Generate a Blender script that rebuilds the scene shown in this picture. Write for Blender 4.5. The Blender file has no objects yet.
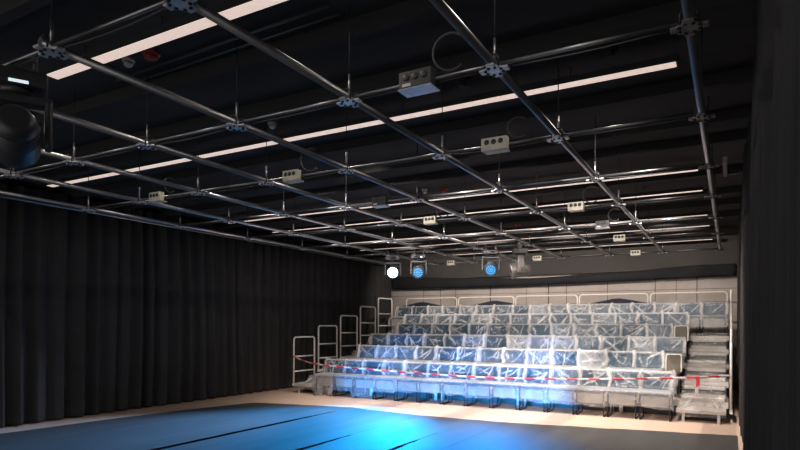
import bpy, bmesh, math, random
from mathutils import Vector, Matrix
random.seed(7)
sc = bpy.context.scene
COL = sc.collection
PI = math.pi
CAM = Vector((0, 0, 1.482))
ORD = ['first', 'second', 'third', 'fourth', 'fifth', 'sixth', 'seventh', 'eighth', 'ninth', 'tenth', 'eleventh',
       'twelfth', 'thirteenth', 'fourteenth', 'fifteenth', 'sixteenth', 'seventeenth']

# ------------------------------------------------------------------ helpers
def tag(o, label, cat, group=None, kind=None):
    if label: o['label'] = label
    if cat: o['category'] = cat
    if group: o['group'] = group
    if kind: o['kind'] = kind
    return o

def thing(name, label, cat, loc=(0, 0, 0), rz=0, group=None):
    o = bpy.data.objects.new(name, None)
    COL.objects.link(o)
    o.location = loc
    o.rotation_euler = (0, 0, rz)
    o.empty_display_size = .1
    return tag(o, label, cat, group)

def link(name, me, parent=None):
    o = bpy.data.objects.new(name, me)
    COL.objects.link(o)
    if parent is not None: o.parent = parent
    return o

class MB:
    """collects shapes, then builds them as one mesh"""
    def __init__(s):
        s.v = []; s.f = []; s.sm = []
    def add(s, verts, faces, smooth=False):
        b = len(s.v)
        s.v += [tuple(p) for p in verts]
        s.f += [tuple(b + i for i in f) for f in faces]
        s.sm += [smooth] * len(faces)
        return s
    def bm(s, bm, smooth=False):
        bm.verts.index_update()
        s.add([v.co.copy() for v in bm.verts], [[v.index for v in f.verts] for f in bm.faces], smooth)
        bm.free()
        return s
    def box(s, x0, x1, y0, y1, z0, z1, bev=0.0, seg=2, M=None):
        bm = bmesh.new()
        bmesh.ops.create_cube(bm, size=1)
        for v in bm.verts:
            v.co = Vector(((x0 + x1) / 2 + v.co.x * (x1 - x0), (y0 + y1) / 2 + v.co.y * (y1 - y0), (z0 + z1) / 2 + v.co.z * (z1 - z0)))
        if bev > 0:
            bmesh.ops.bevel(bm, geom=bm.edges[:], offset=bev, segments=seg, profile=.5, affect='EDGES')
        if M is not None: bm.transform(M)
        return s.bm(bm, False)
    def tube(s, pts, r, n=10, closed=False, cap=True):
        pts = [Vector(p) for p in pts]
        m = len(pts)
        rs = r if isinstance(r, (list, tuple)) else [r] * m
        T = []
        for i in range(m):
            if closed: t = pts[(i + 1) % m] - pts[i - 1]
            else: t = pts[min(i + 1, m - 1)] - pts[max(i - 1, 0)]
            T.append(t.normalized())
        up = Vector((0, 0, 1))
        if abs(T[0].dot(up)) > .9: up = Vector((1, 0, 0))
        N = (up - T[0] * up.dot(T[0])).normalized()
        V = []
        for i in range(m):
            N = (N - T[i] * N.dot(T[i])).normalized()
            B = T[i].cross(N)
            for k in range(n):
                a = 2 * PI * k / n
                V.append(pts[i] + (N * math.cos(a) + B * math.sin(a)) * rs[i])
        F = []
        rng = m if closed else m - 1
        for i in range(rng):
            j = (i + 1) % m
            for k in range(n):
                F.append((i * n + k, i * n + (k + 1) % n, j * n + (k + 1) % n, j * n + k))
        s.add(V, F, True)
        if cap and not closed:
            b = len(s.v) - m * n
            s.f.append(tuple(b + k for k in reversed(range(n)))); s.sm.append(False)
            s.f.append(tuple(b + (m - 1) * n + k for k in range(n))); s.sm.append(False)
        return s
    def lathe(s, prof, n=20, M=None, smooth=True):
        """prof: (radius, z) list around z"""
        V = []; F = []
        for r, z in prof:
            for k in range(n):
                a = 2 * PI * k / n
                p = Vector((r * math.cos(a), r * math.sin(a), z))
                V.append(M @ p if M is not None else p)
        for i in range(len(prof) - 1):
            for k in range(n):
                F.append((i * n + k, i * n + (k + 1) % n, (i + 1) * n + (k + 1) % n, (i + 1) * n + k))
        F.append(tuple(reversed(range(n))))
        F.append(tuple((len(prof) - 1) * n + k for k in range(n)))
        return s.add(V, F, smooth)
    def mesh(s, name, mat):
        me = bpy.data.meshes.new(name)
        me.from_pydata(s.v, [], s.f)
        me.polygons.foreach_set('use_smooth', s.sm)
        me.update()
        if mat is not None: me.materials.append(mat)
        return me
    def build(s, name, mat, parent=None):
        return link(name, s.mesh(name, mat), parent)

def arc_rect(y0, y1, z0, z1, r, n=5):
    """open inverted-U path in (y,z): up at y0, over, down at y1"""
    P = [(y0, z0), (y0, z1 - r)]
    for k in range(1, n + 1):
        a = PI - k * (PI / 2) / n
        P.append((y0 + r + r * math.cos(a), z1 - r + r * math.sin(a)))
    for k in range(0, n + 1):
        a = PI / 2 - k * (PI / 2) / n
        P.append((y1 - r + r * math.cos(a), z1 - r + r * math.sin(a)))
    P.append((y1, z0))
    return P

# ------------------------------------------------------------------ materials
def new_mat(name):
    m = bpy.data.materials.new(name)
    m.use_nodes = True
    nt = m.node_tree
    return m, nt, nt.nodes['Principled BSDF'], nt.nodes['Material Output']

def simple(name, col, rough=.6, metal=0.0, spec=.5, noise=0.0, nscale=8.0, bump=0.0, bscale=40.0, stretch=None):
    m, nt, b, out = new_mat(name)
    b.inputs['Roughness'].default_value = rough
    b.inputs['Metallic'].default_value = metal
    b.inputs['Specular IOR Level'].default_value = spec
    b.inputs['Base Color'].default_value = (*col, 1)
    tc = nt.nodes.new('ShaderNodeTexCoord')
    mp = nt.nodes.new('ShaderNodeMapping')
    if stretch: mp.inputs['Scale'].default_value = stretch
    nt.links.new(tc.outputs['Object'], mp.inputs['Vector'])
    if noise > 0:
        n = nt.nodes.new('ShaderNodeTexNoise')
        n.inputs['Scale'].default_value = nscale
        n.inputs['Detail'].default_value = 5
        nt.links.new(mp.outputs[0], n.inputs['Vector'])
        cr = nt.nodes.new('ShaderNodeValToRGB')
        cr.color_ramp.elements[0].position = .3
        cr.color_ramp.elements[1].position = .7
        cr.color_ramp.elements[0].color = (*[c * (1 - noise) for c in col], 1)
        cr.color_ramp.elements[1].color = (*[min(1, c * (1 + noise)) for c in col], 1)
        nt.links.new(n.outputs['Fac'], cr.inputs[0])
        nt.links.new(cr.outputs[0], b.inputs['Base Color'])
    if bump > 0:
        n2 = nt.nodes.new('ShaderNodeTexNoise')
        n2.inputs['Scale'].default_value = bscale
        nt.links.new(mp.outputs[0], n2.inputs['Vector'])
        bp = nt.nodes.new('ShaderNodeBump')
        bp.inputs['Strength'].default_value = bump
        nt.links.new(n2.outputs['Fac'], bp.inputs['Height'])
        nt.links.new(bp.outputs[0], b.inputs['Normal'])
    return m

def emit(name, col, s, base=(.8, .8, .8)):
    m, nt, b, out = new_mat(name)
    b.inputs['Base Color'].default_value = (*base, 1)
    b.inputs['Emission Color'].default_value = (*col, 1)
    b.inputs['Emission Strength'].default_value = s
    return m

M_PIPE = simple('brushed_steel', (.40, .40, .41), .36, .95, noise=.12, nscale=3)
M_PIPE2 = simple('dull_steel', (.24, .235, .235), .4, .95, noise=.12, nscale=3)
M_PLATE = simple('cast_aluminium', (.55, .56, .6), .5, .55, noise=.15, nscale=20)
M_PLATE_D = simple('dark_plate', (.16, .14, .13), .55, .4, noise=.15, nscale=20)
M_BOLT = simple('black_bolt', (.02, .02, .02), .4, .5)
M_BLACK = simple('black_paint', (.014, .014, .015), .7, 0, .3, noise=.2, nscale=4)
M_CEIL = simple('black_ceiling_board', (.042, .04, .039), .9, 0, .1, noise=.25, nscale=1.2, stretch=(.3, 2, 1))
M_JOIST = simple('black_joist', (.036, .035, .035), .9, 0, .1)
M_CURT = simple('black_curtain_cloth', (.044, .043, .043), .95, 0, .15, noise=.12, nscale=3, bump=.15, bscale=180)
M_VAL = simple('black_valance_cloth', (.022, .022, .025), .95, 0, .1, noise=.2, nscale=2)
M_RAIL = simple('pale_painted_rail', (.82, .78, .73), .4, 0, .5, noise=.05)
M_DECKTOP = simple('deck_board', (.33, .27, .22), .6, 0, .4, noise=.15, nscale=10, stretch=(.3, 3, 1))
M_FASCIA = simple('deck_fascia_beam', (.52, .47, .42), .5, 0, .4, noise=.08)
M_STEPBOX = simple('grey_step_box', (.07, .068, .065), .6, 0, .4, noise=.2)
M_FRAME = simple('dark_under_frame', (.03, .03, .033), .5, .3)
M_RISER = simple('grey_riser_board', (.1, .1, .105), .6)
M_POST = simple('pale_support_post', (.6, .6, .6), .5)
M_SEAT = simple('blue_grey_upholstery', (.007, .045, .08), .85, 0, .3, noise=.2, nscale=30, bump=.2, bscale=250)
M_PANEL = simple('grey_tan_panel', (.27, .245, .21), .6, 0, .4, noise=.1, nscale=6)
M_TUBE = simple('charcoal_tube', (.035, .035, .04), .35, .6)
M_TAN = simple('tan_panel', (.12, .105, .082), .6, 0, .4, noise=.08)
M_NAVY = simple('navy_panel', (.03, .032, .045), .9, 0, .2)
M_BOXP = simple('beige_socket_box', (.62, .58, .47), .5, 0, .4, noise=.06)
M_SOCK = simple('dark_socket', (.03, .03, .03), .5)
M_CABLE = simple('black_cable', (.03, .03, .032), .6)
M_HEAD = simple('charcoal_lamp_housing', (.03, .03, .032), .42, 0, .5, noise=.15, nscale=6)
M_HEADG = simple('grey_lamp_housing', (.10, .095, .09), .4, .3, .5)
M_RED = simple('red_plastic', (.35, .03, .03), .5)
M_WHITE = simple('white_plastic', (.5, .5, .5), .5)
M_MATSTRIP = simple('black_mat_strip', (.006, .006, .007), 1.0, 0, .0)
M_LED = emit('warm_led_diffuser', (1.0, .76, .64), .66)
M_LENSBLUE = emit('blue_led_lens', (.005, .13, .5), .7, (.01, .02, .05))
M_LENSSPOT = emit('bright_blue_led_emitter', (.10, .62, 1.0), 1.1, (.02, .05, .1))
M_LENSSTAR = emit('glaring_white_blue_lens', (.42, .82, 1.0), 7)
M_LENSOFF = simple('dark_glass_lens', (.01, .015, .03), .08, 0, .8)
M_DISPLAY = emit('lit_display', (.75, .92, 1.0), .8)

def mat_wood():
    m, nt, b, out = new_mat('pale_wood_floor')
    tc = nt.nodes.new('ShaderNodeTexCoord')
    br = nt.nodes.new('ShaderNodeTexBrick')
    br.inputs['Scale'].default_value = 1
    br.inputs['Brick Width'].default_value = 2.2
    br.inputs['Row Height'].default_value = .14
    br.inputs['Mortar Size'].default_value = .003
    br.inputs['Color1'].default_value = (.74, .55, .43, 1)
    br.inputs['Color2'].default_value = (.69, .51, .40, 1)
    br.inputs['Mortar'].default_value = (.45, .33, .26, 1)
    nt.links.new(tc.outputs['Object'], br.inputs['Vector'])
    n = nt.nodes.new('ShaderNodeTexNoise')
    mp = nt.nodes.new('ShaderNodeMapping'); mp.inputs['Scale'].default_value = (1, 14, 1)
    nt.links.new(tc.outputs['Object'], mp.inputs[0]); nt.links.new(mp.outputs[0], n.inputs['Vector'])
    n.inputs['Scale'].default_value = 3; n.inputs['Detail'].default_value = 6
    mx = nt.nodes.new('ShaderNodeMixRGB'); mx.blend_type = 'MULTIPLY'; mx.inputs[0].default_value = .2
    nt.links.new(br.outputs['Color'], mx.inputs[1]); nt.links.new(n.outputs['Fac'], mx.inputs[2])
    nt.links.new(mx.outputs[0], b.inputs['Base Color'])
    b.inputs['Roughness'].default_value = .5
    return m

def mat_mat():
    m, nt, b, out = new_mat('grey_dance_mat')
    tc = nt.nodes.new('ShaderNodeTexCoord')
    mp = nt.nodes.new('ShaderNodeMapping'); mp.inputs['Scale'].default_value = (2.5, .35, 1)
    n = nt.nodes.new('ShaderNodeTexNoise'); n.inputs['Scale'].default_value = 2; n.inputs['Detail'].default_value = 6
    nt.links.new(tc.outputs['Object'], mp.inputs[0]); nt.links.new(mp.outputs[0], n.inputs['Vector'])
    cr = nt.nodes.new('ShaderNodeValToRGB')
    cr.color_ramp.elements[0].position = .3; cr.color_ramp.elements[1].position = .72
    cr.color_ramp.elements[0].color = (.05, .0485, .047, 1); cr.color_ramp.elements[1].color = (.075, .0725, .0705, 1)
    nt.links.new(n.outputs['Fac'], cr.inputs[0]); nt.links.new(cr.outputs[0], b.inputs['Base Color'])
    b.inputs['Roughness'].default_value = .55
    b.inputs['Specular IOR Level'].default_value = .4
    bp = nt.nodes.new('ShaderNodeBump'); bp.inputs['Strength'].default_value = .12; bp.inputs['Distance'].default_value = .05
    nt.links.new(n.outputs['Fac'], bp.inputs['Height']); nt.links.new(bp.outputs[0], b.inputs['Normal'])
    return m

def mat_concrete():
    m, nt, b, out = new_mat('board_marked_concrete')
    tc = nt.nodes.new('ShaderNodeTexCoord')
    n = nt.nodes.new('ShaderNodeTexNoise'); n.inputs['Scale'].default_value = 1.3; n.inputs['Detail'].default_value = 8; n.inputs['Roughness'].default_value = .65
    nt.links.new(tc.outputs['Object'], n.inputs['Vector'])
    cr = nt.nodes.new('ShaderNodeValToRGB')
    cr.color_ramp.elements[0].position = .28; cr.color_ramp.elements[1].position = .75
    cr.color_ramp.elements[0].color = (.33, .285, .255, 1); cr.color_ramp.elements[1].color = (.47, .425, .395, 1)
    nt.links.new(n.outputs['Fac'], cr.inputs[0])
    nt.links.new(cr.outputs[0], b.inputs['Base Color'])
    b.inputs['Roughness'].default_value = .8
    return m

def mat_plastic():
    m, nt, b, out = new_mat('translucent_dust_sheet')
    N = nt.nodes; L = nt.links
    N.remove(b)
    at = N.new('ShaderNodeAttribute'); at.attribute_name = 'sheet_opacity'
    tc = N.new('ShaderNodeTexCoord')
    no = N.new('ShaderNodeTexNoise'); no.inputs['Scale'].default_value = 22; no.inputs['Detail'].default_value = 4
    no.inputs['Distortion'].default_value = 1.5
    L.new(tc.outputs['Object'], no.inputs['Vector'])
    mr = N.new('ShaderNodeMapRange')
    mr.inputs['From Min'].default_value = .35; mr.inputs['From Max'].default_value = .75
    mr.inputs['To Min'].default_value = -.06; mr.inputs['To Max'].default_value = .05
    L.new(no.outputs['Fac'], mr.inputs['Value'])
    ad = N.new('ShaderNodeMath'); ad.operation = 'ADD'; ad.use_clamp = True
    L.new(at.outputs['Fac'], ad.inputs[0]); L.new(mr.outputs[0], ad.inputs[1])
    df = N.new('ShaderNodeBsdfDiffuse'); df.inputs['Color'].default_value = (.84, .84, .85, 1)
    tl = N.new('ShaderNodeBsdfTranslucent'); tl.inputs['Color'].default_value = (.8, .8, .82, 1)
    m1 = N.new('ShaderNodeMixShader'); m1.inputs[0].default_value = .3
    L.new(df.outputs[0], m1.inputs[1]); L.new(tl.outputs[0], m1.inputs[2])
    tr = N.new('ShaderNodeBsdfTransparent'); tr.inputs['Color'].default_value = (.95, .96, .97, 1)
    m2 = N.new('ShaderNodeMixShader')
    L.new(ad.outputs[0], m2.inputs[0]); L.new(tr.outputs[0], m2.inputs[1]); L.new(m1.outputs[0], m2.inputs[2])
    gl = N.new('ShaderNodeBsdfGlossy'); gl.inputs['Roughness'].default_value = .22
    bp = N.new('ShaderNodeBump'); bp.inputs['Strength'].default_value = .35; bp.inputs['Distance'].default_value = .02
    L.new(no.outputs['Fac'], bp.inputs['Height']); L.new(bp.outputs[0], gl.inputs['Normal'])
    m3 = N.new('ShaderNodeMixShader'); m3.inputs[0].default_value = .035
    L.new(m2.outputs[0], m3.inputs[1]); L.new(gl.outputs[0], m3.inputs[2])
    L.new(m3.outputs[0], out.inputs['Surface'])
    return m

def mat_barrier():
    m, nt, b, out = new_mat('red_white_barrier_tape')
    N = nt.nodes; L = nt.links
    uv = N.new('ShaderNodeUVMap')
    sp = N.new('ShaderNodeSeparateXYZ'); L.new(uv.outputs[0], sp.inputs[0])
    a = N.new('ShaderNodeMath'); a.operation = 'ADD'
    L.new(sp.outputs[0], a.inputs[0]); L.new(sp.outputs[1], a.inputs[1])
    f = N.new('ShaderNodeMath'); f.operation = 'FRACT'
    d = N.new('ShaderNodeMath'); d.operation = 'DIVIDE'; d.inputs[1].default_value = .36
    L.new(a.outputs[0], d.inputs[0]); L.new(d.outputs[0], f.inputs[0])
    g = N.new('ShaderNodeMath'); g.operation = 'GREATER_THAN'; g.inputs[1].default_value = .5
    L.new(f.outputs[0], g.inputs[0])
    mx = N.new('ShaderNodeMixRGB')
    mx.inputs[1].default_value = (.62, .03, .05, 1); mx.inputs[2].default_value = (.6, .55, .57, 1)
    L.new(g.outputs[0], mx.inputs[0]); L.new(mx.outputs[0], b.inputs['Base Color'])
    b.inputs['Roughness'].default_value = .45
    return m

M_WOOD = mat_wood(); M_MAT = mat_mat(); M_CONC = mat_concrete(); M_PLASTIC = mat_plastic(); M_BARRIER = mat_barrier()

# ------------------------------------------------------------------ camera
cam_d = bpy.data.cameras.new('camera')
cam = bpy.data.objects.new('camera', cam_d)
COL.objects.link(cam)
cam_d.sensor_width = 36
cam_d.lens = 587.7 / 800 * 36
cam_d.shift_y = 100.7 / 800
cam_d.clip_start = .05
Rm = Matrix.Rotation(math.radians(29.34), 4, 'Z') @ Matrix.Rotation(PI / 2, 4, 'X') @ Matrix.Rotation(math.radians(.2), 4, 'Z')
cam.matrix_world = Matrix.Translation(CAM) @ Rm
sc.camera = cam

# ------------------------------------------------------------------ the setting
XL, XR, YB, YF, ZC = -9.45, .62, 15.75, -3.0, 3.6
def struct(name, mb, mat):
    o = mb.build(name, mat); o['kind'] = 'structure'; return o
struct('floor', MB().box(XL, XR, YF, YB, -.1, 0), M_WOOD)
struct('ceiling', MB().box(XL, XR, YF, YB, ZC, ZC + .1), M_CEIL)
struct('wall_left', MB().box(XL - .1, XL, YF, YB, 0, ZC), M_BLACK)
struct('wall_right', MB().box(XR, XR + .1, YF, YB, 0, ZC), M_BLACK)
struct('wall_back', MB().box(XL, XR, YB, YB + .1, 0, ZC), M_CONC)
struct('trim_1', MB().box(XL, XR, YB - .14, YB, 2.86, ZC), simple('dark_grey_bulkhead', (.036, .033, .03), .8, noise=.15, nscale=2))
# formwork joints of the concrete
jm = MB()
for x, w in [(-8.04, .012), (-7.48, .016), (-6.99, .014), (-5.92, .035), (-4.88, .012), (-4.27, .03), (-3.79, .016), (-2.75, .014), (-1.62, .016), (-1.15, .012), (-.7, .02)]:
    jm.box(x - w / 2, x + w / 2, YB - .004, YB + .002, 1.0, 2.75)
jm.box(-9.2, .3, YB - .003, YB + .002, 2.38, 2.392)
struct('trim_2', jm, simple('concrete_joint', (.10, .085, .075), .9))
t = 3
for y in [1.0, 2.1, 3.4, 4.25, 5.6, 6.6, 7.35, 8.85, 10.2, 11.1, 12.3, 13.7]:
    struct('trim_%d' % t, MB().box(XL, XR, y - .04, y + .04, ZC - .1, ZC), M_JOIST); t += 1

# ------------------------------------------------------------------ curtains
def curtain(name, label, x0, amp, y0, y1, z0, z1, pitch, seed):
    rnd = random.Random(seed)
    n = int((y1 - y0) / .022)
    cols = []
    ph = 0; k = pitch; a = amp; tgt = (pitch, amp)
    y = y0
    for i in range(n + 1):
        y = y0 + (y1 - y0) * i / n
        ph += (y1 - y0) / n * 2 * PI / k
        if i % 9 == 0: tgt = (pitch * rnd.uniform(.65, 1.4), amp * rnd.uniform(.5, 1.15))
        k += (tgt[0] - k) * .15; a += (tgt[1] - a) * .15
        cols.append((y, math.sin(ph) + .25 * math.sin(2.3 * ph + 1), a))
    zs = [z0, z0 + .05, z0 + (z1 - z0) * .25, z0 + (z1 - z0) * .5, z0 + (z1 - z0) * .75, z1]
    V = []; F = []
    for zi, z in enumerate(zs):
        f = [1.1, 1.08, 1.0, .92, .85, .8][zi]
        for j, (y, s, a) in enumerate(cols):
            V.append((x0 + s * a * f + .012 * math.sin(y * 1.7 + z), y + .03 * math.sin(y * .9 + z * .8), z))
    m = n + 1
    for zi in range(len(zs) - 1):
        for j in range(n):
            F.append((zi * m + j, zi * m + j + 1, (zi + 1) * m + j + 1, (zi + 1) * m + j))
    mb = MB(); mb.add(V, F, True)
    o = mb.build(name, M_CURT)
    so = o.modifiers.new('thick', 'SOLIDIFY'); so.thickness = .006
    return o
tag(curtain('stage_curtain', '', -9.08, .075, -2.5, 15.6, .015, 3.5, .27, 3), 'long pleated black stage curtain along the left wall', 'curtain')
tag(curtain('stage_curtain', '', .19, .05, .3, 15.6, .015, 3.52, .33, 5), 'pleated black stage curtain hanging close by on the right side', 'curtain')
o = MB().tube([(-8.93, -2.4, 3.28), (-8.93, 15.5, 3.28)], .018, 8).build('curtain_track', M_PIPE)
tag(o, 'slim curtain rail running along the top of the left black curtain', 'curtain rail')
# black valance over the concrete
def valance():
    nx, nz = 120, 8
    V = []; F = []
    x0, x1 = -9.0, .1
    for j in range(nz + 1):
        for i in range(nx + 1):
            u = i / nx
            x = x0 + (x1 - x0) * u
            top = 2.90 + .05 * math.cos(u * 2 * PI) - .06 * math.sin(u * PI) + .012 * math.sin(u * 23)
            bot = 2.60 - .03 * math.sin(u * PI * 1.3) + .04 * u
            w = j / nz
            z = bot + (top - bot) * w
            y = 15.55 - .05 * math.sin(w * PI) + .012 * math.sin(u * 70 + w * 2) * (1 - w)
            V.append((x, y, z))
    m = nx + 1
    for j in range(nz):
        for i in range(nx):
            F.append((j * m + i, j * m + i + 1, (j + 1) * m + i + 1, (j + 1) * m + i))
    mb = MB(); mb.add(V, F, True)
    o = mb.build('valance', M_VAL)
    s = o.modifiers.new('thick', 'SOLIDIFY'); s.thickness = .01
    return o
tag(valance(), 'sagging black cloth valance across the top of the concrete back wall', 'valance')

# ------------------------------------------------------------------ dance mats on the floor
def mat_roll(x0, x1, yfar, label, seed, xw=.0):
    rnd = random.Random(seed)
    ynear = -1.5
    n = 60
    nx = 10
    V = []; F = []
    ed = [rnd.uniform(-.02, .02) for _ in range(nx + 1)]
    for j in range(n + 1):
        w = j / n
        for i in range(nx + 1):
            u = i / nx
            yf = yfar[0] + (yfar[1] - yfar[0]) * u + ed[i]
            y = ynear + (yf - ynear) * w
            xa = x0 + (xw * (w ** 4) if i == 0 else 0)
            x = x0 + (x1 - x0) * u + (xw * (w ** 4)) * (1 - u)
            V.append((x, y, .004))
    m = nx + 1
    for j in range(n):
        for i in range(nx):
            F.append((j * m + i, j * m + i + 1, (j + 1) * m + i + 1, (j + 1) * m + i))
    mb = MB(); mb.add(V, F, False)
    o = mb.build('dance_mat', M_MAT)
    s = o.modifiers.new('thick', 'SOLIDIFY'); s.thickness = .0035; s.offset = -1
    return tag(o, label, 'floor mat', 'grey dance mat rolls laid side by side')
mat_roll(-8.68, -5.95, (8.45, 8.85), 'grey vinyl dance mat roll lying nearest the left curtain', 1, .75)
mat_roll(-5.945, -4.475, (8.82, 8.62), 'grey vinyl dance mat roll between the left and middle black seam strips', 2)
mat_roll(-4.47, -3.005, (8.63, 8.66), 'grey vinyl dance mat roll brightest with blue light', 3)
mat_roll(-3.0, -1.505, (8.68, 8.9), 'grey vinyl dance mat roll half blue half dark, second from right curtain', 4)
mat_roll(-1.5, .09, (8.92, 9.2), 'dark grey vinyl dance mat roll beside the right curtain', 5)
def mat_strip(x, y0, y1, w0, w1, label, seed):  # tapering black strip drawn along a dark seam line of the mat
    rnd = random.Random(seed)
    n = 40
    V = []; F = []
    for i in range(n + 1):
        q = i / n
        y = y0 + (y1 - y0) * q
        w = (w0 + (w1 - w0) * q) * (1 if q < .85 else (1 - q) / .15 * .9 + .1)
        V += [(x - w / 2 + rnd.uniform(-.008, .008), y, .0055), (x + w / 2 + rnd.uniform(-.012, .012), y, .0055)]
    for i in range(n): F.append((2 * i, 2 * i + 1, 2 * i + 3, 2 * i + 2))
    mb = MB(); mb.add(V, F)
    o = mb.build('floor_strip', M_MATSTRIP)
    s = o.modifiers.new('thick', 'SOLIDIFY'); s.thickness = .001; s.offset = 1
    tag(o, label, 'tape', 'black strips on the dance mat')
mat_strip(-5.93, .5, 8.3, .15, .08, 'longest black seam strip on the mat, the one nearest the left curtain', 1)
mat_strip(-4.46, .5, 6.65, .15, .07, 'black seam strip in the middle of the mat, bottom centre', 2)
mat_strip(-3.52, .5, 7.3, .09, .04, 'thinnest black seam strip on the mat, in the brightest blue light', 3)

# ------------------------------------------------------------------ lighting grid
ZP = 2.98
COLX = [-.179 - 1.006 * i for i in range(8)]
ROWY = [1.84, 3.205, 4.635, 6.085, 7.5, 8.975, 10.5, 12.78]
CR = .024   # main pipe radius
rod_w = ['right-hand', 'second', 'third', 'fourth', 'fifth', 'sixth', 'seventh', 'leftmost']
def clamp_plate_mesh(dark):
    mb = MB()
    n = 8
    R = .066
    P = []
    for k in range(n):
        a = PI / 8 + k * PI / 4
        P.append((R * math.cos(a), R * math.sin(a) * .95))
    V = [(x, y, -.034) for x, y in P] + [(x, y, -.025) for x, y in P]
    F = [tuple(reversed(range(n))), tuple(range(n, 2 * n))] + [(k, (k + 1) % n, n + (k + 1) % n, n + k) for k in range(n)]
    mb.add(V, F)
    for a in range(4):     # four lugs gripping the pipes
        M = Matrix.Rotation(a * PI / 2, 4, 'Z')
        mb.box(.055, .086, -.026, .026, -.036, -.022, .004, 1, M)
    nf = len(mb.f)
    for k in range(8):
        a = k * PI / 4 + PI / 8
        mb.lathe([(.0095, -.042), (.0095, -.033)], 6, Matrix.Translation((.05 * math.cos(a), .05 * math.sin(a), 0)))
    me = mb.mesh('clamp_plate', M_PLATE_D if dark else M_PLATE)
    me.materials.append(M_BOLT)
    for p in me.polygons:
        if p.index >= nf: p.material_index = 1
    return me
def ubolt_mesh():
    mb = MB()
    mb.tube([(a, 0, b) for a, b in arc_rect(-.04, .04, -.03, .042, .03)], .0055, 6)
    return mb.mesh('u_bolt', M_BOLT)
def hanger_mesh():
    mb = MB()
    mb.tube([(0, 0, .024), (0, 0, .155)], .0085, 8)
    return mb.mesh('hanger_rod', M_PIPE)
def drop_mesh():
    mb = MB()
    mb.tube([(0, 0, .155), (0, 0, ZC - ZP)], .004, 6)
    return mb.mesh('drop_wire', M_BLACK)
me_pl, me_pld, me_bolt, me_rod, me_drop = clamp_plate_mesh(False), clamp_plate_mesh(True), ubolt_mesh(), hanger_mesh(), drop_mesh()
long_lab = ['steel ceiling pipe nearest the right curtain, running towards the seating', 'steel ceiling pipe running towards the seating, second from the right curtain',
            'steel ceiling pipe running towards the seating, third from the right curtain', 'steel ceiling pipe running towards the seating, fourth from the right curtain',
            'steel ceiling pipe running towards the seating, fifth from the right curtain', 'steel ceiling pipe running towards the seating, sixth from the right curtain',
            'steel ceiling pipe running towards the seating, second from the left curtain', 'steel ceiling pipe nearest the left curtain, running towards the seating']
for i, x in enumerate(COLX):
    r = thing('grid_pipe', long_lab[i], 'pipe', (x, 7.2, ZP), 0, 'ceiling grid pipes running towards the seating')
    y0 = 1.78 if i > 1 else 1.0
    MB().tube([(0, y0 - 7.2, 0), (0, 12.84 - 7.2, 0)], CR, 18).build('tube', M_PIPE, r)
    for j, y in enumerate(ROWY):
        c = link('clamp_plate', me_pld if i == 0 else me_pl, r); c.location = (0, y - 7.2, 0)
        for nm, me in (('hanger_rod', me_rod), ('drop_wire', me_drop)):
            link(nm, me, c)
        for sy in (-.045, .045):
            u = link('u_bolt', me_bolt, c); u.location.y = sy
cross_lab = ['nearest', 'second nearest', 'third', 'fourth', 'fifth', 'sixth', 'second farthest', 'farthest']
for j, y in enumerate(ROWY):
    lab = {0: 'thin steel cross pipe nearest the camera, by the big black lamp', 7: 'thin steel cross pipe farthest back, closest to the concrete wall'}.get(
        j, 'thin steel cross pipe spanning the grid, %s counted from the camera' % ORD[j])
    r = thing('cross_pipe', lab, 'pipe', (COLX[0] - 3.5, y, ZP), 0, 'thin cross pipes of the ceiling grid')
    # pipe in segments between the clamps
    mb = MB()
    for i in range(7):
        xa, xb = COLX[i] - .03, COLX[i + 1] + .03
        mb.tube([(xa - r.location.x, 0, 0), (xb - r.location.x, 0, 0)], .0115, 12)
    mb.build('tube', M_PIPE2, r)
    cb = MB()
    for i in range(7):
        xa, xb = COLX[i] - .1, COLX[i + 1] + .1
        P = []
        for k in range(9):
            u = k / 8
            P.append((xa + (xb - xa) * u - r.location.x, .012, -.0195 - .02 * math.sin(u * PI) * ((i * 7 + j * 3) % 5) / 5))
        cb.tube(P, .005, 6)
    cb.build('cable', M_CABLE, r)

# ------------------------------------------------------------------ LED strips
STRIP_Y = [2.72, 4.86, 8.28, 9.55, 11.68, 12.93, 14.98]
strip_lab = ['nearest linear LED strip, upper left and cut by the picture top', 'long linear LED strip, second from the camera, crossing the whole ceiling',
             'linear LED strip, third from the camera, front one of the middle pair', 'linear LED strip, fourth from the camera, rear one of the middle pair',
             'linear LED strip, fifth from the camera, over the upper seats', 'linear LED strip, sixth from the camera, second closest to the back wall',
             'linear LED strip farthest from the camera, in front of the concrete wall']
for i, y in enumerate(STRIP_Y):
    xl, xr = (-8.2, -.36)
    if i == 0: xl = -4.72
    if i == 6: xl = -7.0
    cx = (xl + xr) / 2
    r = thing('led_strip_light', strip_lab[i], 'ceiling light', (cx, y, 3.45), 0, 'linear LED strips under the ceiling')
    hw = .05 if i < 2 else .034
    MB().box(xl - cx - .02, xr - cx + .02, -hw - .006, hw + .006, .004, .055, .004, 1).build('housing', M_BLACK, r)
    MB().box(xl - cx, xr - cx, -hw, hw, 0, .012, .004, 1).build('diffuser', M_LED, r)
    for q in range(5):
        x = xl - cx + (xr - xl) * (q + .5) / 5
        MB().tube([(x, 0, .055), (x, 0, ZC - 3.45)], .004, 6).build('suspension_wire', M_BLACK, r)
    if 0 < i < 6:
        MB().box(xl - cx - .27, xl - cx - .12, -hw, hw, 0, .012, .004, 1).build('end_diffuser', M_LED, r)
        MB().box(xl - cx - .28, xl - cx - .11, -hw - .006, hw + .006, .004, .055, .004, 1).build('end_housing', M_BLACK, r)

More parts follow.
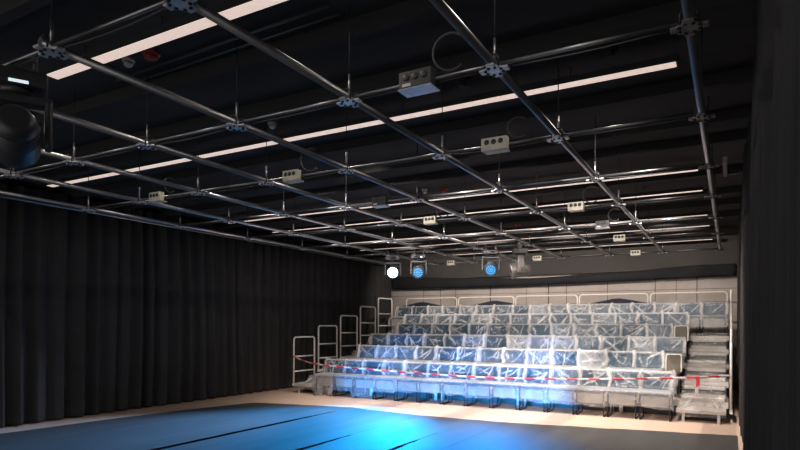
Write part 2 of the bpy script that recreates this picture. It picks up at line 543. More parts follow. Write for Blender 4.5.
# ------------------------------------------------------------------ socket boxes on the cross pipes
def socket_box(x, y, label, w=.2, dark=False, seed=0):
    rnd = random.Random(seed)
    r = thing('socket_box', label, 'socket box', (x, y, ZP), 0, 'socket boxes on the ceiling cross pipes')
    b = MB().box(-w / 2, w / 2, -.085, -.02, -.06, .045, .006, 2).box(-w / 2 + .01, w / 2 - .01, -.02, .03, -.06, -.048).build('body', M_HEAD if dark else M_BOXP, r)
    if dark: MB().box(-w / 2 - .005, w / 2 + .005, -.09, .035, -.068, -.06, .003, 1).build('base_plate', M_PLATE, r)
    for k in range(3):
        MB().lathe([(.019, 0), (.022, .004), (.019, .006)], 12, Matrix.Translation(((k - 1) * w * .27, -.086, .006)) @ Matrix.Rotation(PI / 2, 4, 'X')).build('socket', M_SOCK, b)
    MB().box(-w * .38, -w * .12, -.088, -.084, -.05, -.032).build('rating_plate', M_WHITE, b)
    P = []
    R = rnd.uniform(.08, .12)
    for k in range(17):
        a = -PI * .75 + k / 16 * PI * 1.45
        P.append((w / 2 + R * .75 + R * math.cos(a + PI), .0 + .02 * math.sin(a), .06 + R * .7 + R * math.sin(a + PI) * .9))
    MB().tube(P, .0075, 8).build('cable', M_CABLE, r)
boxes = [(-1.66, 3.205, 'dark socket box nearest the camera, its pale underside lit blue'), (-1.688, 4.635, 'beige socket box with three outlets, large and bright, second nearest the camera'),
         (-3.82, 4.635, 'beige socket box hanging left of centre, with a black cable loop'), (-5.84, 4.635, 'small beige socket box at far left of the ceiling grid'),
         (-3.673, 6.085, 'dark socket box just before the middle pair of LED strips'), (-1.679, 7.5, 'socket box right of centre, just behind the third LED strip'),
         (-3.7, 7.5, 'socket box in mid ceiling, right above the two blue lamps'), (-1.633, 8.975, 'small dark-looking socket box between the fourth and fifth LED strips, right side'),
         (-1.634, 10.5, 'distant socket box on the right of the second farthest cross pipe'), (-5.773, 12.78, 'leftmost distant socket box on the farthest cross pipe'),
         (-3.701, 12.78, 'middle distant socket box on the farthest cross pipe'), (-1.679, 12.78, 'rightmost distant socket box on the farthest cross pipe')]
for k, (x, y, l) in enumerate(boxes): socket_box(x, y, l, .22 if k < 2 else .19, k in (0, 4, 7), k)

# ------------------------------------------------------------------ ceiling detectors
def detector(name, x, y, mat, label, r=.055, cat='detector'):
    t0 = thing(name, label, cat, (x, y, ZC))
    MB().lathe([(r, 0), (r, -.018), (r * .9, -.024)], 18).build('base', mat, t0)
    MB().lathe([(r * .72, -.024), (r * .68, -.05), (r * .4, -.062)], 18).build('sensor_head', mat, t0)
detector('fire_detector', -3.93, 3.03, M_RED, 'red ceiling detector beside the nearest LED strip', .07)
detector('smoke_detector', -4.19, 3.02, M_WHITE, 'grey ceiling detector left of the red one by the nearest LED strip', .05)
detector('smoke_detector', -4.18, 4.70, M_WHITE, 'white ceiling detector above the second LED strip, left of centre', .05)
detector('smoke_detector', -4.14, 8.13, M_WHITE, 'small white ceiling detector in mid ceiling next to a red one', .05)
detector('fire_detector', -3.85, 8.21, M_RED, 'red ceiling detector in mid ceiling next to a white one', .06)
detector('fire_detector', -3.88, 11.9, M_RED, 'tiny red ceiling detector far back above the blue lamp', .06)
detector('ceiling_sensor', -2.01, 4.65, M_BLACK, 'dark round sensor on the ceiling left of the bright socket box', .06)
detector('ceiling_sensor', -.81, 4.68, M_BLACK, 'dark round sensor on the ceiling near the right curtain', .06)
# slim conduits on the ceiling
o = MB().tube([(-4.6, 3.2, ZC - .02), (-2.3, 3.13, ZC - .02)], .011, 8).build('conduit', simple('blue_grey_conduit', (.06, .075, .085), .4, .4))
tag(o, 'thin blue-grey conduit on the ceiling, front one of two', 'conduit', 'ceiling conduits')
o = MB().tube([(-4.5, 3.3, ZC - .02), (-2.3, 3.25, ZC - .02)], .011, 8).build('conduit', o.data.materials[0])
tag(o, 'thin blue-grey conduit on the ceiling, rear one of two', 'conduit', 'ceiling conduits')
# bar bracket by the right curtain
t0 = thing('wall_bracket', 'short dark bar sticking out beside the right curtain, near the ceiling pipe', 'bracket', (-.05, 6.8, 3.1))
MB().box(-.02, .02, -.33, .33, -.025, .025, .004, 1).build('bar', M_PLATE_D, t0)
MB().box(.0, .1, .24, .3, -.02, .02).build('mount', M_FRAME, t0)

# ------------------------------------------------------------------ moving-head lamps
def moving_head(x, y, label, yaw, tilt, mode='blue', s=1.0, housing=None, spin=0):
    """hangs under the pipe at (x, y); yaw turns the yoke, tilt raises the lens"""
    hm = housing or M_HEAD
    r = thing('moving_head_lamp', label, 'stage lamp', (x, y, ZP), yaw, 'moving head stage lamps')
    r.scale = (s, s, s)
    for sx in (-1, 1):
        mb = MB()
        mb.tube([(sx * .09, .03 * math.cos(a), .03 * math.sin(a)) for a in [k * PI / 8 for k in range(17)]], .012, 8)
        mb.box(sx * .09 - .015, sx * .09 + .015, -.02, .02, -.075, -.03, .003, 1)
        mb.build('clamp', M_PLATE_D, r)
    b = MB().box(-.15, .15, -.11, .11, -.155, -.072, .014, 2).build('base', hm, r)
    if mode == 'near': MB().box(-.06, .03, .108, .113, -.15, -.135).build('display', M_DISPLAY, b)
    else: MB().box(-.07, .07, -.113, -.108, -.135, -.095).build('display', M_LENSOFF, b)
    mb = MB()
    mb.lathe([(.08, -.155), (.085, -.165), (.085, -.185), (.07, -.19)], 20)
    mb.box(-.175, .175, -.05, .05, -.235, -.185, .012, 2)
    mb.build('yoke', hm, r)
    for sx in (-1, 1):
        mb = MB()
        mb.box(min(sx * .135, sx * .175), max(sx * .135, sx * .175), -.055, .055, -.46, -.2, .014, 2)
        mb.lathe([(.045, -.02), (.045, .02)], 16, Matrix.Translation((sx * .155, 0, -.40)) @ Matrix.Rotation(PI / 2, 4, 'Y'))
        mb.build('yoke_arm', hm, r)
    h = bpy.data.objects.new('head', None)
    mb = MB()
    R90 = Matrix.Rotation(PI / 2, 4, 'X')     # lathe z -> -y (lens forward)
    mb.lathe([(.05, -.17), (.085, -.165), (.105, -.12), (.112, -.02), (.112, .06), (.118, .075), (.122, .13), (.122, .15), (.108, .15), (.105, .138)], 24, R90)
    for q in range(5):
        mb.lathe([(.114, -.10 + q * .025), (.116, -.095 + q * .025), (.114, -.09 + q * .025)], 24, R90)
    hd = mb.build('head', hm, r)
    hd.location = (0, 0, -.40)
    hd.rotation_euler = (tilt, 0, 0)
    lm = {'blue': M_LENSBLUE, 'star': M_LENSSTAR, 'off': M_LENSOFF, 'near': M_LENSOFF}[mode]
    MB().lathe([(.104, .136), (.104, .142), (.09, .146)], 24, R90).build('lens', lm, hd)
    if mode == 'blue':
        lb = MB(); dk = MB()
        spots = [(0, 0)] + [(.036 * math.cos(k * PI / 3), .036 * math.sin(k * PI / 3)) for k in range(6)] + [(.074 * math.cos(k * PI / 6), .074 * math.sin(k * PI / 6)) for k in range(12)]
        for px, pz in spots:
            lb.lathe([(.013, .146), (.012, .15)], 10, Matrix.Translation((px, 0, pz)) @ R90)
        lb.build('led_emitters', M_LENSSPOT, hd)
    return r
YH = 10.5
moving_head(-6.073, YH, 'stage lamp with glaring white-blue lens, left of the three at the back', math.radians(28), math.radians(6), 'star')
moving_head(-5.468, YH, 'stage lamp with round blue LED face beside the glaring lamp', math.radians(20), math.radians(16), 'blue')
moving_head(-3.938, YH, 'stage lamp with bright blue LED face, in the centre, over the seats', math.radians(18), math.radians(22), 'blue')
moving_head(-3.376, YH, 'unlit grey stage lamp turned sideways, right of the blue ones', math.radians(-65), math.radians(12), 'off', 1.15, M_HEADG)
moving_head(-3.55, 1.84, 'big black unlit stage lamp at upper left, close to the camera', math.radians(-118), math.radians(15), 'near', 1.05, M_HEAD)

# ------------------------------------------------------------------ seating stand
NROW = 6
FY = [10.0 + .895 * r for r in range(NROW)]            # front of the chairs of each row
DZ = [0.0] + [.28 + .25 * k for k in range(NROW - 1)]  # deck height of each row
SX0, SX1 = -8.40, -.02
stand = thing('seating_stand', 'stepped telescopic seating stand carrying the plastic-covered rows', 'grandstand', (SX0 / 2, 10.6, 0))
def at_stand(mb): 
    ox, oy = SX0 / 2, 10.6
    mb.v = [(a - ox, b - oy, c) for a, b, c in mb.v]
    return mb
for k in range(1, NROW):
    y0 = FY[k] - .245
    y1 = (FY[k + 1] - .245 + .02) if k < NROW - 1 else 15.42
    z = DZ[k]
    at_stand(MB().box(SX0, SX1, y0 + .03, y1, z - .035, z)).build('deck', M_DECKTOP, stand)
    at_stand(MB().box(SX0, SX1, y0, y0 + .03, z - .1, z + .004, .006, 1)).build('fascia', M_FASCIA, stand)
    # set-back riser under the nosing so the inside stays dark
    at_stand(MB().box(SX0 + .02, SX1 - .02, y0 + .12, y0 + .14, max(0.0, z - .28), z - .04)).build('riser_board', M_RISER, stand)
    for s, (xa, xb) in enumerate(((SX0 + .04, -7.74), (-.70, SX1 - .05))):
        z = DZ[k]
        if k == NROW - 1: continue
        yb = FY[k + 1] - .245
        at_stand(MB().box(xa, xb, y0 - .004, yb, z + .0045, z + .06, .005, 1)).build('aisle_tread', M_FASCIA, stand)
        z += .06
        at_stand(MB().box(xa, xb, yb - .33, yb - .005, z + .075, z + .13, .006, 1)).build('half_step', M_FASCIA, stand)
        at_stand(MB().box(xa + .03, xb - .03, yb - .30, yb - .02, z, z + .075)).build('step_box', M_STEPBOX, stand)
for s, (xa, xb) in enumerate(((SX0 + .02, -7.72), (-.74, SX1 - .03))):
    y0 = FY[1] - .245
    st = at_stand(MB().box(xa, xb, y0 - .5, y0 - .012, .14, .2, .006, 1)).build('half_step', M_FASCIA, stand)
    br = MB()
    for x in (xa + .1, xb - .1):
        br.box(x - .02, x + .02, y0 - .46, y0 - .42, 0, .14)
        br.box(x - .02, x + .02, y0 - .1, y0 - .06, 0, .14)
        d = (1 if x < (xa + xb) / 2 else -1)
        br.tube([(x, y0 - .3, .2), (x + d * .1, y0 - .06, .31)], .012, 6)
    at_stand(br).build('step_bracket', M_POST, stand)
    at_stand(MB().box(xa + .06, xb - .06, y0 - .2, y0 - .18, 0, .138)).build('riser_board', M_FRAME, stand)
for k in range(1, 5):
    x = -1.68 * k - .02
    for dx in (-.075, .075):
        at_stand(MB().box(x + dx - .028, x + dx + .028, 10.60, 10.645, 0, .3)).build('support_post', M_POST, stand)

# guard rails
def side_rail(x, y0, z0, label, w=.76):
    r = thing('guard_rail', label, 'guard rail', (x, y0, z0), 0, 'guard rails at the ends of the rows')
    P = arc_rect(0, w, 0, 1.03, .07)
    MB().tube([(0, a, b) for a, b in P], .019, 10).build('frame', M_RAIL, r)
    for z in (.27, .60):
        MB().tube([(0, .015, z), (0, w - .015, z)], .016, 8).build('crossbar', M_RAIL, r)
    MB().box(-.02, .02, -.02, w + .02, -.05, 0.005).build('foot_bar', M_RAIL, r)
pos_l = ['lowest left guard rail, at the foot of the stand', 'second lowest pale guard rail on the left side', 'middle pale guard rail of five on the left side',
         'second highest pale guard rail on the left side', 'highest pale guard rail on the left, next to the concrete wall']
pos_r = ['lowest right guard rail seen edge-on against the black curtain', 'second lowest right guard rail seen edge-on', 'middle right guard rail seen edge-on',
         'second highest right guard rail seen edge-on', 'highest right guard rail seen edge-on by the concrete wall']
for k in range(5):
    y = 10.05 + .895 * k
    side_rail(-8.43, y + .15, .19 + .255 * k, pos_l[k], .74)
    side_rail(.012, y + .3, .19 + .255 * k, pos_r[k], .72)
for k in range(5):
    xc = -.87 - 1.675 * k
    lab = ['back guard rail behind the top row, farthest right', 'back guard rail behind the top row, second from right', 'back guard rail behind the top row, in the middle',
           'back guard rail behind the top row, second from left', 'back guard rail behind the top row, farthest left'][k]
    r = thing('guard_rail', lab, 'guard rail', (xc, 15.30, DZ[5]), 0, 'back guard rails of the stand')
    P = arc_rect(-.81, .81, 0, 1.0, .08)
    MB().tube([(a, 0, b) for a, b in P], .017, 10).build('frame', M_RAIL, r)
    for z in (.3, .6): MB().tube([(-.8, 0, z), (.8, 0, z)], .014, 8).build('crossbar', M_RAIL, r)
# flat dark navy panels set behind the top row, peaked in the middle
for xc, lab in ((-2.45, 'dark navy peaked panel behind the top row, right of centre'), (-5.65, 'dark navy peaked panel behind the top row, left of centre'), (-7.9, 'dark navy peaked panel behind the top row, far left')):
    o = MB(); w = .78
    P = [(-w, .002), (-w, .76), (-.45, .82), (-.1, .89), (.05, .90), (.4, .84), (w, .76), (w, .002)]
    V = [(xc + a, 15.335, DZ[5] + b) for a, b in P] + [(xc + a, 15.35, DZ[5] + b) for a, b in P]
    n = len(P)
    o.add(V, [tuple(reversed(range(n))), tuple(range(n, 2 * n))] + [(k, (k + 1) % n, n + (k + 1) % n, n + k) for k in range(n)])
    tag(o.build('navy_panel', M_NAVY), lab, 'cloth', 'navy panels behind the top row')

# ------------------------------------------------------------------ seats
PITCH = .493
def rr_panel(w, z0, z1, r, n=5):
    P = []
    for cx, cz, a0 in ((w / 2 - r, z1 - r, 0), (-w / 2 + r, z1 - r, PI / 2), (-w / 2 + r, z0 + r, PI), (w / 2 - r, z0 + r, 1.5 * PI)):
        for k in range(n + 1):
            a = a0 + k * PI / 2 / n
            P.append((cx + r * math.cos(a), cz + r * math.sin(a)))
    return P
def prism(P, y0, y1, shear=0.0, zref=0.0, inset=.012):
    """rounded outline in (x,z) extruded along y with a soft edge"""
    mb = MB(); n = len(P)
    cx = sum(p[0] for p in P) / n; cz = sum(p[1] for p in P) / n
    xm = max(abs(p[0] - cx) for p in P); zm = max(abs(p[1] - cz) for p in P)
    rings = [(y0, inset), (y0 + inset * .6, inset * .25), (y0 + inset * 1.2, 0), (y1 - inset * 1.2, 0), (y1, inset)]
    V = []; F = []
    for y, ins in rings:
        fx, fz = (xm - ins) / xm, (zm - ins) / zm
        for x, z in P:
            zz = cz + (z - cz) * fz
            V.append((cx + (x - cx) * fx, y + shear * (zz - zref), zz))
    for i in range(len(rings) - 1):
        for k in range(n):
            F.append((i * n + k, i * n + (k + 1) % n, (i + 1) * n + (k + 1) % n, (i + 1) * n + k))
    F.append(tuple(reversed(range(n)))); F.append(tuple((len(rings) - 1) * n + k for k in range(n)))
    F = [tuple(reversed(f)) for f in F]
    mb.add(V, F, True)
    mb.sm[-1] = mb.sm[-2] = False
    return mb
def seat_meshes(back_mat, w=.43):
    d = {}
    d['backrest'] = prism(rr_panel(w, .425, .732, .035), .375, .425, .13, .42).mesh('backrest', back_mat)
    d['seat_pan'] = MB().box(-w / 2, w / 2, .02, .36, .385, .445, .02, 3).mesh('seat_pan', back_mat)
    d['front_panel'] = prism(rr_panel(w - .03, .215, .38, .03), .02, .04, 0, 0, .004).mesh('front_panel', M_PANEL)
    fr = MB()
    fr.tube([(a, .012, b) for a, b in arc_rect(-w / 2 + .0, w / 2, .0125, .40, .04)], .0105, 8)
    d['front_frame'] = fr.mesh('front_frame', M_TUBE)
    lg = MB()
    lg.tube([(0, .012, .0125), (0, .10, .0125), (0, .38, .0125), (0, .42, .03), (0, .44, .10), (0, .43, .38)], .0105, 8)
    d['leg'] = lg.mesh('leg', M_TUBE)
    return d, w
SM, SW = seat_meshes(M_SEAT)
TM, TW = seat_meshes(M_TAN, .225)
def make_seat(meshes, w, label, group):
    r = thing('chair', label, 'chair', (0, 0, 0), 0, group)
    for nm in ('backrest', 'seat_pan', 'front_panel', 'front_frame'):
        link(nm, meshes[nm], r)
    for sx in (-1, 1):
        l = link('leg', meshes['leg'], r); l.location.x = sx * w / 2
    return r
def copy_tree(o):
    c = o.copy(); COL.objects.link(c)
    for ch in o.children:
        d = ch.copy(); COL.objects.link(d); d.parent = c
    return c
rown = ['front row', 'second row', 'third row', 'fourth row', 'fifth row', 'top row']
ROWX = [(-.785, 14), (-1.02, 13), (-.755, 14), (-1.02, 13), (-.80, 14), (-.07, 17)]
proto = make_seat(SM, SW, '', 'plastic-covered chairs on the stand')
first = True
SEATC = []
for r in range(NROW):
    xr, n = ROWX[r]
    cs = []
    for k in range(n):
        x = xr - PITCH * (k + .5)
        o = proto if first else copy_tree(proto); first = False
        o.location = (x, FY[r], DZ[r])
        o['label'] = 'blue-grey chair under plastic, %s from the right end of the %s' % (ORD[k], rown[r])
        o['group'] = 'plastic-covered chairs in the ' + rown[r]
        cs.append(x)
    SEATC.append(cs)
protot = make_seat(TM, TW, '', 'narrow tan end chairs')
bf = MB()
bf.tube([(a, .385 + .13 * (b - .42), b) for a, b in rr_panel(.245, .40, .715, .045)], .0125, 8, True)
link('back_frame', bf.mesh('back_frame', M_RAIL), protot)
for i, (r, x) in enumerate(((1, -.862), (3, -.862))):
    o = protot if i == 0 else copy_tree(protot)
    o.location = (x, FY[r] - .0, DZ[r] - .06 + .06)
    o['label'] = 'narrow tan bare end seat at the right end of the %s' % rown[r]

# ------------------------------------------------------------------ plastic dust sheets
def smooth(a, b, x):
    t = max(0.0, min(1.0, (x - a) / (b - a))) if a != b else (1.0 if x >= b else 0.0)
    return t * t * (3 - 2 * t)
def seg_d(px, ps, c):
    x1, s1, x2, s2 = c[:4]
    dx, ds = x2 - x1, s2 - s1
    t = ((px - x1) * dx + (ps - s1) * ds) / (dx * dx + ds * ds + 1e-9)
    t = max(0, min(1, t))
    return math.hypot(px - x1 - dx * t, ps - s1 - ds * t), t
def sheet_obj(name, V, F, D, label, cat, group=None):
    mb = MB(); mb.add(V, F, True)
    me = mb.mesh(name, M_PLASTIC)
    a = me.attributes.new('sheet_opacity', 'FLOAT', 'POINT')
    a.data.foreach_set('value', D)
    o = link(name, me)
    return tag(o, label, cat, group)
class Noise1:
    def __init__(s, rnd, n=400): s.v = [rnd.uniform(-1, 1) for _ in range(n)]
    def __call__(s, x):
        i = math.floor(x); f = x - i; f = f * f * (3 - 2 * f)
        a, b = s.v[i % len(s.v)], s.v[(i + 1) % len(s.v)]
        return a + (b - a) * f
# profile in (y, z) relative to the chair front and the deck, from the skirt hem to the back hem
CTRL = [(-.022, .20), (-.022, .435), (.0, .458), (.335, .462), (.358, .485), (.368, .55), (.388, .70), (.40, .742), (.43, .758), (.470, .742), (.480, .64), (.487, .40)]
def resample(ctrl, step):
    P = []
    S = [0]
    for a, b in zip(ctrl, ctrl[1:]): S.append(S[-1] + math.hypot(b[0] - a[0], b[1] - a[1]))
    n = int(S[-1] / step)
    for i in range(n + 1):
        s = S[-1] * i / n
        for k in range(len(ctrl) - 1):
            if S[k] <= s <= S[k + 1] + 1e-9:
                t = (s - S[k]) / (S[k + 1] - S[k])
                P.append((s, ctrl[k][0] + (ctrl[k + 1][0] - ctrl[k][0]) * t, ctrl[k][1] + (ctrl[k + 1][1] - ctrl[k][1]) * t)); break
    return P, S
PROF, PS = resample(CTRL, .021)
S_SK, S_ST, S_B0, S_TOP, S_TE = PS[1], PS[3], PS[4], PS[7], PS[9]
def row_sheet(r, label):
    rnd = random.Random(100 + r)
    xr, n = ROWX[r]
    nz1, nz2, nz3 = Noise1(rnd), Noise1(rnd), Noise1(rnd)
    xa = xr - PITCH * n - (.14 if r < 5 else .05)
    xb = xr + ((.02 if r in (1, 3) else .035) if r < 5 else .03)
    nx = int((xb - xa) / .0205)
    creases = {}
    base = {}
    ridge = {}
    hem = {}
    for k in range(-1, n + 2):
        cx = xr - PITCH * (k + .5)
        base[k] = rnd.choice([.02, .03, .04, .06, .1, .2, .32]) if r > 0 else rnd.choice([.03, .04, .06, .08, .12])
        if r >= 4: base[k] += .05
        ridge[k] = (rnd.uniform(.4, .85), rnd.uniform(.024, .045), rnd.uniform(-.02, .02))
        hem[k] = rnd.choice([-.03, 0, .0, .02, .06])
        L = []
        for q in range(rnd.randint(4, 7)):
            fan = rnd.random()
            if fan < .55:      # diagonal pull from a corner of the backrest
                sx = rnd.choice((-1, 1))
                x1 = cx + sx * rnd.uniform(.15, .24); s1 = S_TOP - rnd.uniform(-.02, .05)
                x2 = cx + sx * rnd.uniform(-.22, .12); s2 = S_B0 + rnd.uniform(-.08, .12)
            elif fan < .8:
                x1 = cx + rnd.uniform(-.18, .18); s1 = S_TOP; x2 = x1 + rnd.uniform(-.1, .1); s2 = S_B0 + rnd.uniform(-.1, .1)
            else:
                x1 = cx + rnd.uniform(-.22, 0); s1 = S_B0 + rnd.uniform(.02, .22); x2 = x1 + rnd.uniform(.15, .35); s2 = s1 + rnd.uniform(-.08, .08)
            L.append((x1, s1, x2, s2, rnd.uniform(.006, .015), rnd.uniform(.25, .85)))
        for q in range(rnd.randint(3, 5)):   # folds on the skirt and the seat
            x1 = cx + rnd.uniform(-.24, .1); s1 = rnd.uniform(.03, S_SK)
            L.append((x1, s1, x1 + rnd.uniform(.1, .3), s1 + rnd.uniform(-.05, .05), rnd.uniform(.006, .014), rnd.uniform(.15, .4)))
        for q in range(3):
            x1 = cx + rnd.uniform(-.24, .24); s1 = S_SK + rnd.uniform(-.03, .03)
            L.append((x1, s1, x1 + rnd.uniform(-.1, .1), S_ST + rnd.uniform(-.1, .05), rnd.uniform(.008, .018), rnd.uniform(.2, .5)))
        creases[k] = L
    V = []; F = []; D = []
    np_ = len(PROF)
    nor = []
    for i, (s, y, z) in enumerate(PROF):
        a = PROF[max(0, i - 1)]; b = PROF[min(np_ - 1, i + 1)]
        ty, tz = b[1] - a[1], b[2] - a[2]
        l = math.hypot(ty, tz) or 1
        nor.append((-tz / l, ty / l))
    for ix in range(nx + 1):
        x = xa + (xb - xa) * ix / nx
        kf = (xr - x) / PITCH
        k = min(max(int(math.floor(kf)), -1), n)
        # distance to the nearest gap between two chairs
        kb = round(kf)
        rs, rw, rx = ridge.get(kb, (.7, .04, 0))
        xg = xr - PITCH * kb + rx
        g0 = (x - xg)
        over = max(0.0, (xr - PITCH * n) - x, x - xr)
        for i, (s, y, z) in enumerate(PROF):
            ny, nz_ = nor[i]
            back = smooth(S_B0 - .08, S_B0 + .03, s) * (1 - smooth(S_TE, S_TE + .1, s))
            gx = g0 + .03 * nz1(s * 9 + kb * 13.7)
            wd = rw * (1 + .35 * nz2(s * 7 + kb * 5.1)) * (1.0 + .4 * (1 - back))
            gg = math.exp(-(gx / wd) ** 2)
            d = base.get(k, .15) * (.7 + .6 * (nz3(x * 6 + s * 5) * .5 + .5))
            disp = .004
            dd = rs * gg * (.35 + .65 * back)
            disp += .028 * gg * back
            topb = math.exp(-((s - S_TOP - .012) / .028) ** 2)
            dd = max(dd, .5 * topb)
            seatb = smooth(S_SK - .03, S_SK + .02, s) * (1 - smooth(S_ST - .06, S_ST + .01, s))
            dd = max(dd, .42 * seatb)
            skirt = 1 - smooth(S_SK - .03, S_SK, s)
            dd = max(dd, .15 * skirt)
            rear = smooth(S_TE, S_TE + .1, s)
            dd = max(dd, .3 * rear)
            xw = x + .02 * nz1(x * 8 + s * 11 + 3) + .006 * nz2(x * 23 - s * 17)
            sw = s + .017 * nz3(x * 10 - s * 7) + .005 * nz2(s * 25 + x * 19)
            for kk in (k - 1, k, k + 1):
                for c in creases.get(kk, ()):
                    if abs(x - (c[0] + c[2]) / 2) > .35: continue
                    q, t = seg_d(xw, sw, c)
                    if q < c[4] * 3:
                        e = math.exp(-(q / c[4]) ** 2)
                        e *= .25 + .75 * math.sin(PI * min(1, max(0, t)))
                        dd = max(dd, c[5] * e)
                        disp += .012 * e * c[5]
            cr = nz1(x * 31 + s * 23) * nz3(x * 21 - s * 34 + 7)
            dd += .2 * max(0.0, cr) * (.5 + back)
            disp += .008 * cr
            D.append(min(.93, d + dd * (1 - d * .5)))
            disp += .004 * nz1(x * 17 + s * 6) + .003 * nz2(x * 5 - s * 21)
            disp = max(disp, .0015)
            yy = y + ny * disp
            zz = z + nz_ * disp
            # skirt length varies from chair to chair; flaps at the row ends fall down
            if s < S_SK:
                f = (1 - s / S_SK)
                zz += (hem.get(k, 0) + .02 * nz2(x * 8)) * f
                if r == 0 and k >= n - 3:
                    zz -= f * (.15 if (k % 2) else .08) + .03 * f * nz1(x * 14)
                    yy -= f * .05 * (1 + nz2(x * 11))
                zz = max(zz, .012)
                yy += .012 * nz1(x * 9 + 3) * f - .014 * f
            if over > 0:
                zz -= over * 1.6 * smooth(.2, .5, z)
                zz = max(zz, .02)
            V.append((x, FY[r] + yy, DZ[r] + zz))
    for ix in range(nx):
        for i in range(np_ - 1):
            a = ix * np_ + i
            F.append((a, a + np_, a + np_ + 1, a + 1))
    return sheet_obj('plastic_sheet', V, F, D, label, 'plastic sheet', 'plastic sheets over the rows of chairs')
for r in range(NROW):
    row_sheet(r, ['translucent plastic sheet over the front row, skirt hanging before the legs', 'crumpled translucent plastic sheet draped over the second row of chairs',
                  'crumpled translucent plastic sheet draped over the third row of chairs', 'crumpled translucent plastic sheet draped over the fourth row of chairs',
                  'crumpled translucent plastic sheet draped over the fifth row of chairs', 'crumpled translucent plastic sheet draped over the top row of chairs'][r])

def aisle_sheet(xa, xb, label, seed, kmax=5):
    rnd = random.Random(seed)
    n1, n2, n3 = Noise1(rnd), Noise1(rnd), Noise1(rnd)
    ctrl = []
    y0 = FY[1] - .245
    ctrl += [(y0 - .515, .09), (y0 - .515, .208), (y0 - .03, .212), (y0 - .02, .24), (y0 - .016, .352)]
    for k in range(1, kmax):
        z = DZ[k] + .06; yb = FY[k + 1] - .245
        ctrl += [(yb - .36, z + .016), (yb - .345, z + .02), (yb - .34, z + .138), (yb - .02, z + .142), (yb - .016, DZ[k + 1] + .06 + .012)]
    P, S = resample(ctrl, .024)
    nx = int((xb - xa) / .025)
    V = []; F = []; D = []
    m = len(P)
    cre = []
    for q in range(60):
        x1 = rnd.uniform(xa, xb); s1 = rnd.uniform(0, S[-1])
        cre.append((x1, s1, x1 + rnd.uniform(-.4, .4), s1 + rnd.uniform(-.2, .2), rnd.uniform(.008, .018), rnd.uniform(.25, .7)))
    for ix in range(nx + 1):
        x = xa + (xb - xa) * ix / nx
        for i, (s, y, z) in enumerate(P):
            a = P[max(0, i - 1)]; b = P[min(m - 1, i + 1)]
            ty, tz = b[1] - a[1], b[2] - a[2]; l = math.hypot(ty, tz) or 1
            disp = .004 + .004 * (n1(x * 12 + s * 9) + 1)
            vert = abs(tz) / l
            d = .10 + .08 * n2(x * 5 + s * 4) + .10 * (1 - vert)
            for c in cre:
                if abs(s - c[1]) > .3: continue
                q, t = seg_d(x, s, c)
                if q < c[4] * 3:
                    e = math.exp(-(q / c[4]) ** 2); d = max(d, c[5] * e); disp += .01 * e
            D.append(max(.08, min(.9, d)))
            V.append((x, y - tz / l * disp, z + ty / l * disp))
    for ix in range(nx):
        for i in range(m - 1):
            a = ix * m + i
            F.append((a, a + m, a + m + 1, a + 1))
    return sheet_obj('plastic_sheet', V, F, D, label, 'plastic sheet', 'plastic sheets over the aisle steps')
aisle_sheet(-.73, -.05, 'translucent plastic sheet running up the right aisle steps', 21)
aisle_sheet(-8.36, -7.80, 'translucent plastic sheet running up the left aisle steps by the guard rails', 22)

# ------------------------------------------------------------------ barrier tape
def barrier(pts, w, label, vert=False):
    # Catmull-Rom through the points
    P = [Vector(p) for p in pts]
    Q = []
    for i in range(len(P) - 1):
        p0, p1, p2, p3 = P[max(i - 1, 0)], P[i], P[i + 1], P[min(i + 2, len(P) - 1)]
        for k in range(12):
            t = k / 12
            Q.append(.5 * (2 * p1 + (p2 - p0) * t + (2 * p0 - 5 * p1 + 4 * p2 - p3) * t * t + (3 * p1 - p0 - 3 * p2 + p3) * t ** 3))
    Q.append(P[-1])
    V = []; F = []; U = []
    L = 0
    for i, q in enumerate(Q):
        if i: L += (q - Q[i - 1]).length
        tw = .5 * math.sin(i * .33) + .2 * math.sin(i * .9)
        up = Vector((1, 0, 0)) if vert else Vector((0, math.sin(tw) * .8, math.cos(tw)))
        V += [q - up * w / 2, q + up * w / 2]
        U += [(L, 0), (L, w)]
    for i in range(len(Q) - 1): F.append((2 * i, 2 * i + 2, 2 * i + 3, 2 * i + 1))
    mb = MB(); mb.add(V, F, True)
    me = mb.mesh('barrier_tape', M_BARRIER)
    uv = me.uv_layers.new(name='UVMap')
    for lp in me.loops: uv.data[lp.index].uv = U[lp.vertex_index]
    o = link('barrier_tape', me)
    s = o.modifiers.new('thick', 'SOLIDIFY'); s.thickness = .0012; s.offset = 0
    return tag(o, label, 'barrier tape')
barrier([(-8.43, 10.17, .80), (-7.9, 10.0, .70), (-7.35, 9.90, .655), (-6.5, 9.9, .615), (-5.56, 9.9, .587), (-4.0, 9.9, .562), (-2.8, 9.9, .585), (-1.84, 9.9, .628), (-.667, 9.9, .70), (-.3, 10.1, .715), (.0, 10.33, .735)],
        .036, 'red and white barrier tape strung across the front row')
barrier([(-.43, 9.99, .73), (-.425, 9.97, .62), (-.44, 9.96, .5), (-.42, 9.97, .42)], .05, 'short end of red and white tape dangling over the right aisle', True)

# ------------------------------------------------------------------ light
def spot(loc, target, col, power, size, blend=.6, rad=.0):
    d = bpy.data.lights.new('lamp', 'SPOT')
    d.color = col; d.energy = power; d.spot_size = math.radians(size); d.spot_blend = blend; d.shadow_soft_size = rad
    o = bpy.data.objects.new('lamp', d)
    COL.objects.link(o)
    o.location = loc
    o.rotation_euler = (Vector(target) - Vector(loc)).to_track_quat('-Z', 'Y').to_euler()
    return o
WARM = (1.0, .87, .78)
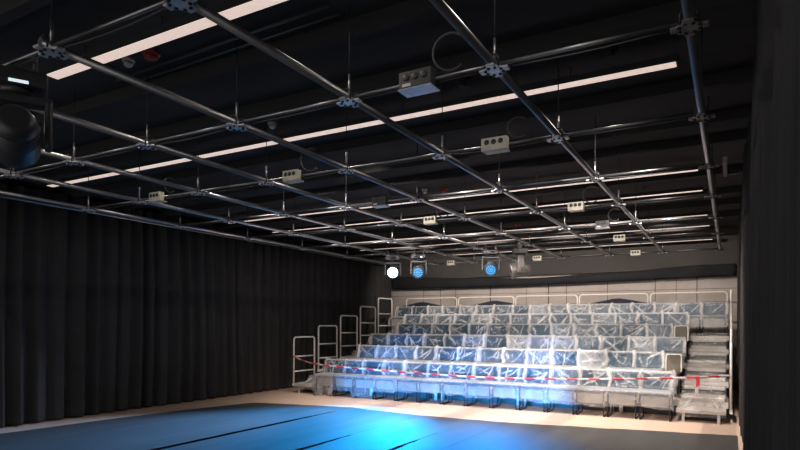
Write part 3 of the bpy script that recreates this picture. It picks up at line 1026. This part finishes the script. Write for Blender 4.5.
# lamps along the LED strips: those over the seating light the rows, the front ones reach the rows from the front
for x in (-1.0, -2.5, -4.0, -5.4):
    spot((x, 8.28, 3.43), (x, 10.2, .2), WARM, 210, 105, .6)
    spot((x, 9.55, 3.43), (x, 9.9, 0), WARM, 225, 110, .6)
    spot((x, 11.68, 3.43), (x, 14.2, 1.3), WARM, 28, 130, .5)
for x, tx, ty, tz, pw in ((-1.0, -1.0, 12.0, .9, 430), (-2.6, -2.5, 12.2, 1.0, 400), (-4.1, -4.2, 13.6, 1.5, 300), (-5.4, -6.0, 13.6, 1.5, 300)):
    spot((x, 4.86, 3.43), (tx, ty, tz), (1, .9, .83), pw, 46 if x > -3 else 38, .8)
for y in (2.72, 4.86, 8.28, 9.55):
    for k in range(5):
        spot((-.9 - 1.35 * k, y, 3.43), (-.9 - 1.35 * k, y + .8, 0), (1, .9, .83), 8, 168, .3)
for x in (-1.2, -3.2, -5.2, -7.2):
    spot((x, 12.93, 3.43), (x, 15.7, 2.2), WARM, 150, 110, .5)
# blue beams from the stage lamps
spot((-3.938, 10.3, 2.58), (-3.2, 6.2, 0), (.0, .31, 1.0), 1500, 58, .9)
spot((-5.468, 10.3, 2.58), (-5.6, 6.8, 0), (.0, .37, 1.0), 5600, 66, .9)
spot((-6.073, 10.3, 2.58), (-7.2, 4.2, 0), (.75, .8, 1.0), 1500, 46, 1.0)
# blue wash onto the lower centre rows from unseen spots added before the seats
for bx, tx in ((-4.6, -6.3), (-3.6, -4.7), (-2.6, -3.2)):
    spot((bx, 1.0, .5), (tx, 10.2, .25), (.0, .33, 1.0), 11500, 13, 1.0)

w = bpy.data.worlds.new('world'); sc.world = w
w.use_nodes = True
w.node_tree.nodes['Background'].inputs[0].default_value = (1, .97, .94, 1)
w.node_tree.nodes['Background'].inputs[1].default_value = 1.05  # even fill added through the open rear end to lift the dark parts
sc.view_settings.view_transform = 'Standard'
sc.view_settings.look = 'None'
sc.view_settings.exposure = 0
sc.view_settings.gamma = 1
sc.cycles.max_bounces = 8
sc.cycles.transparent_max_bounces = 16
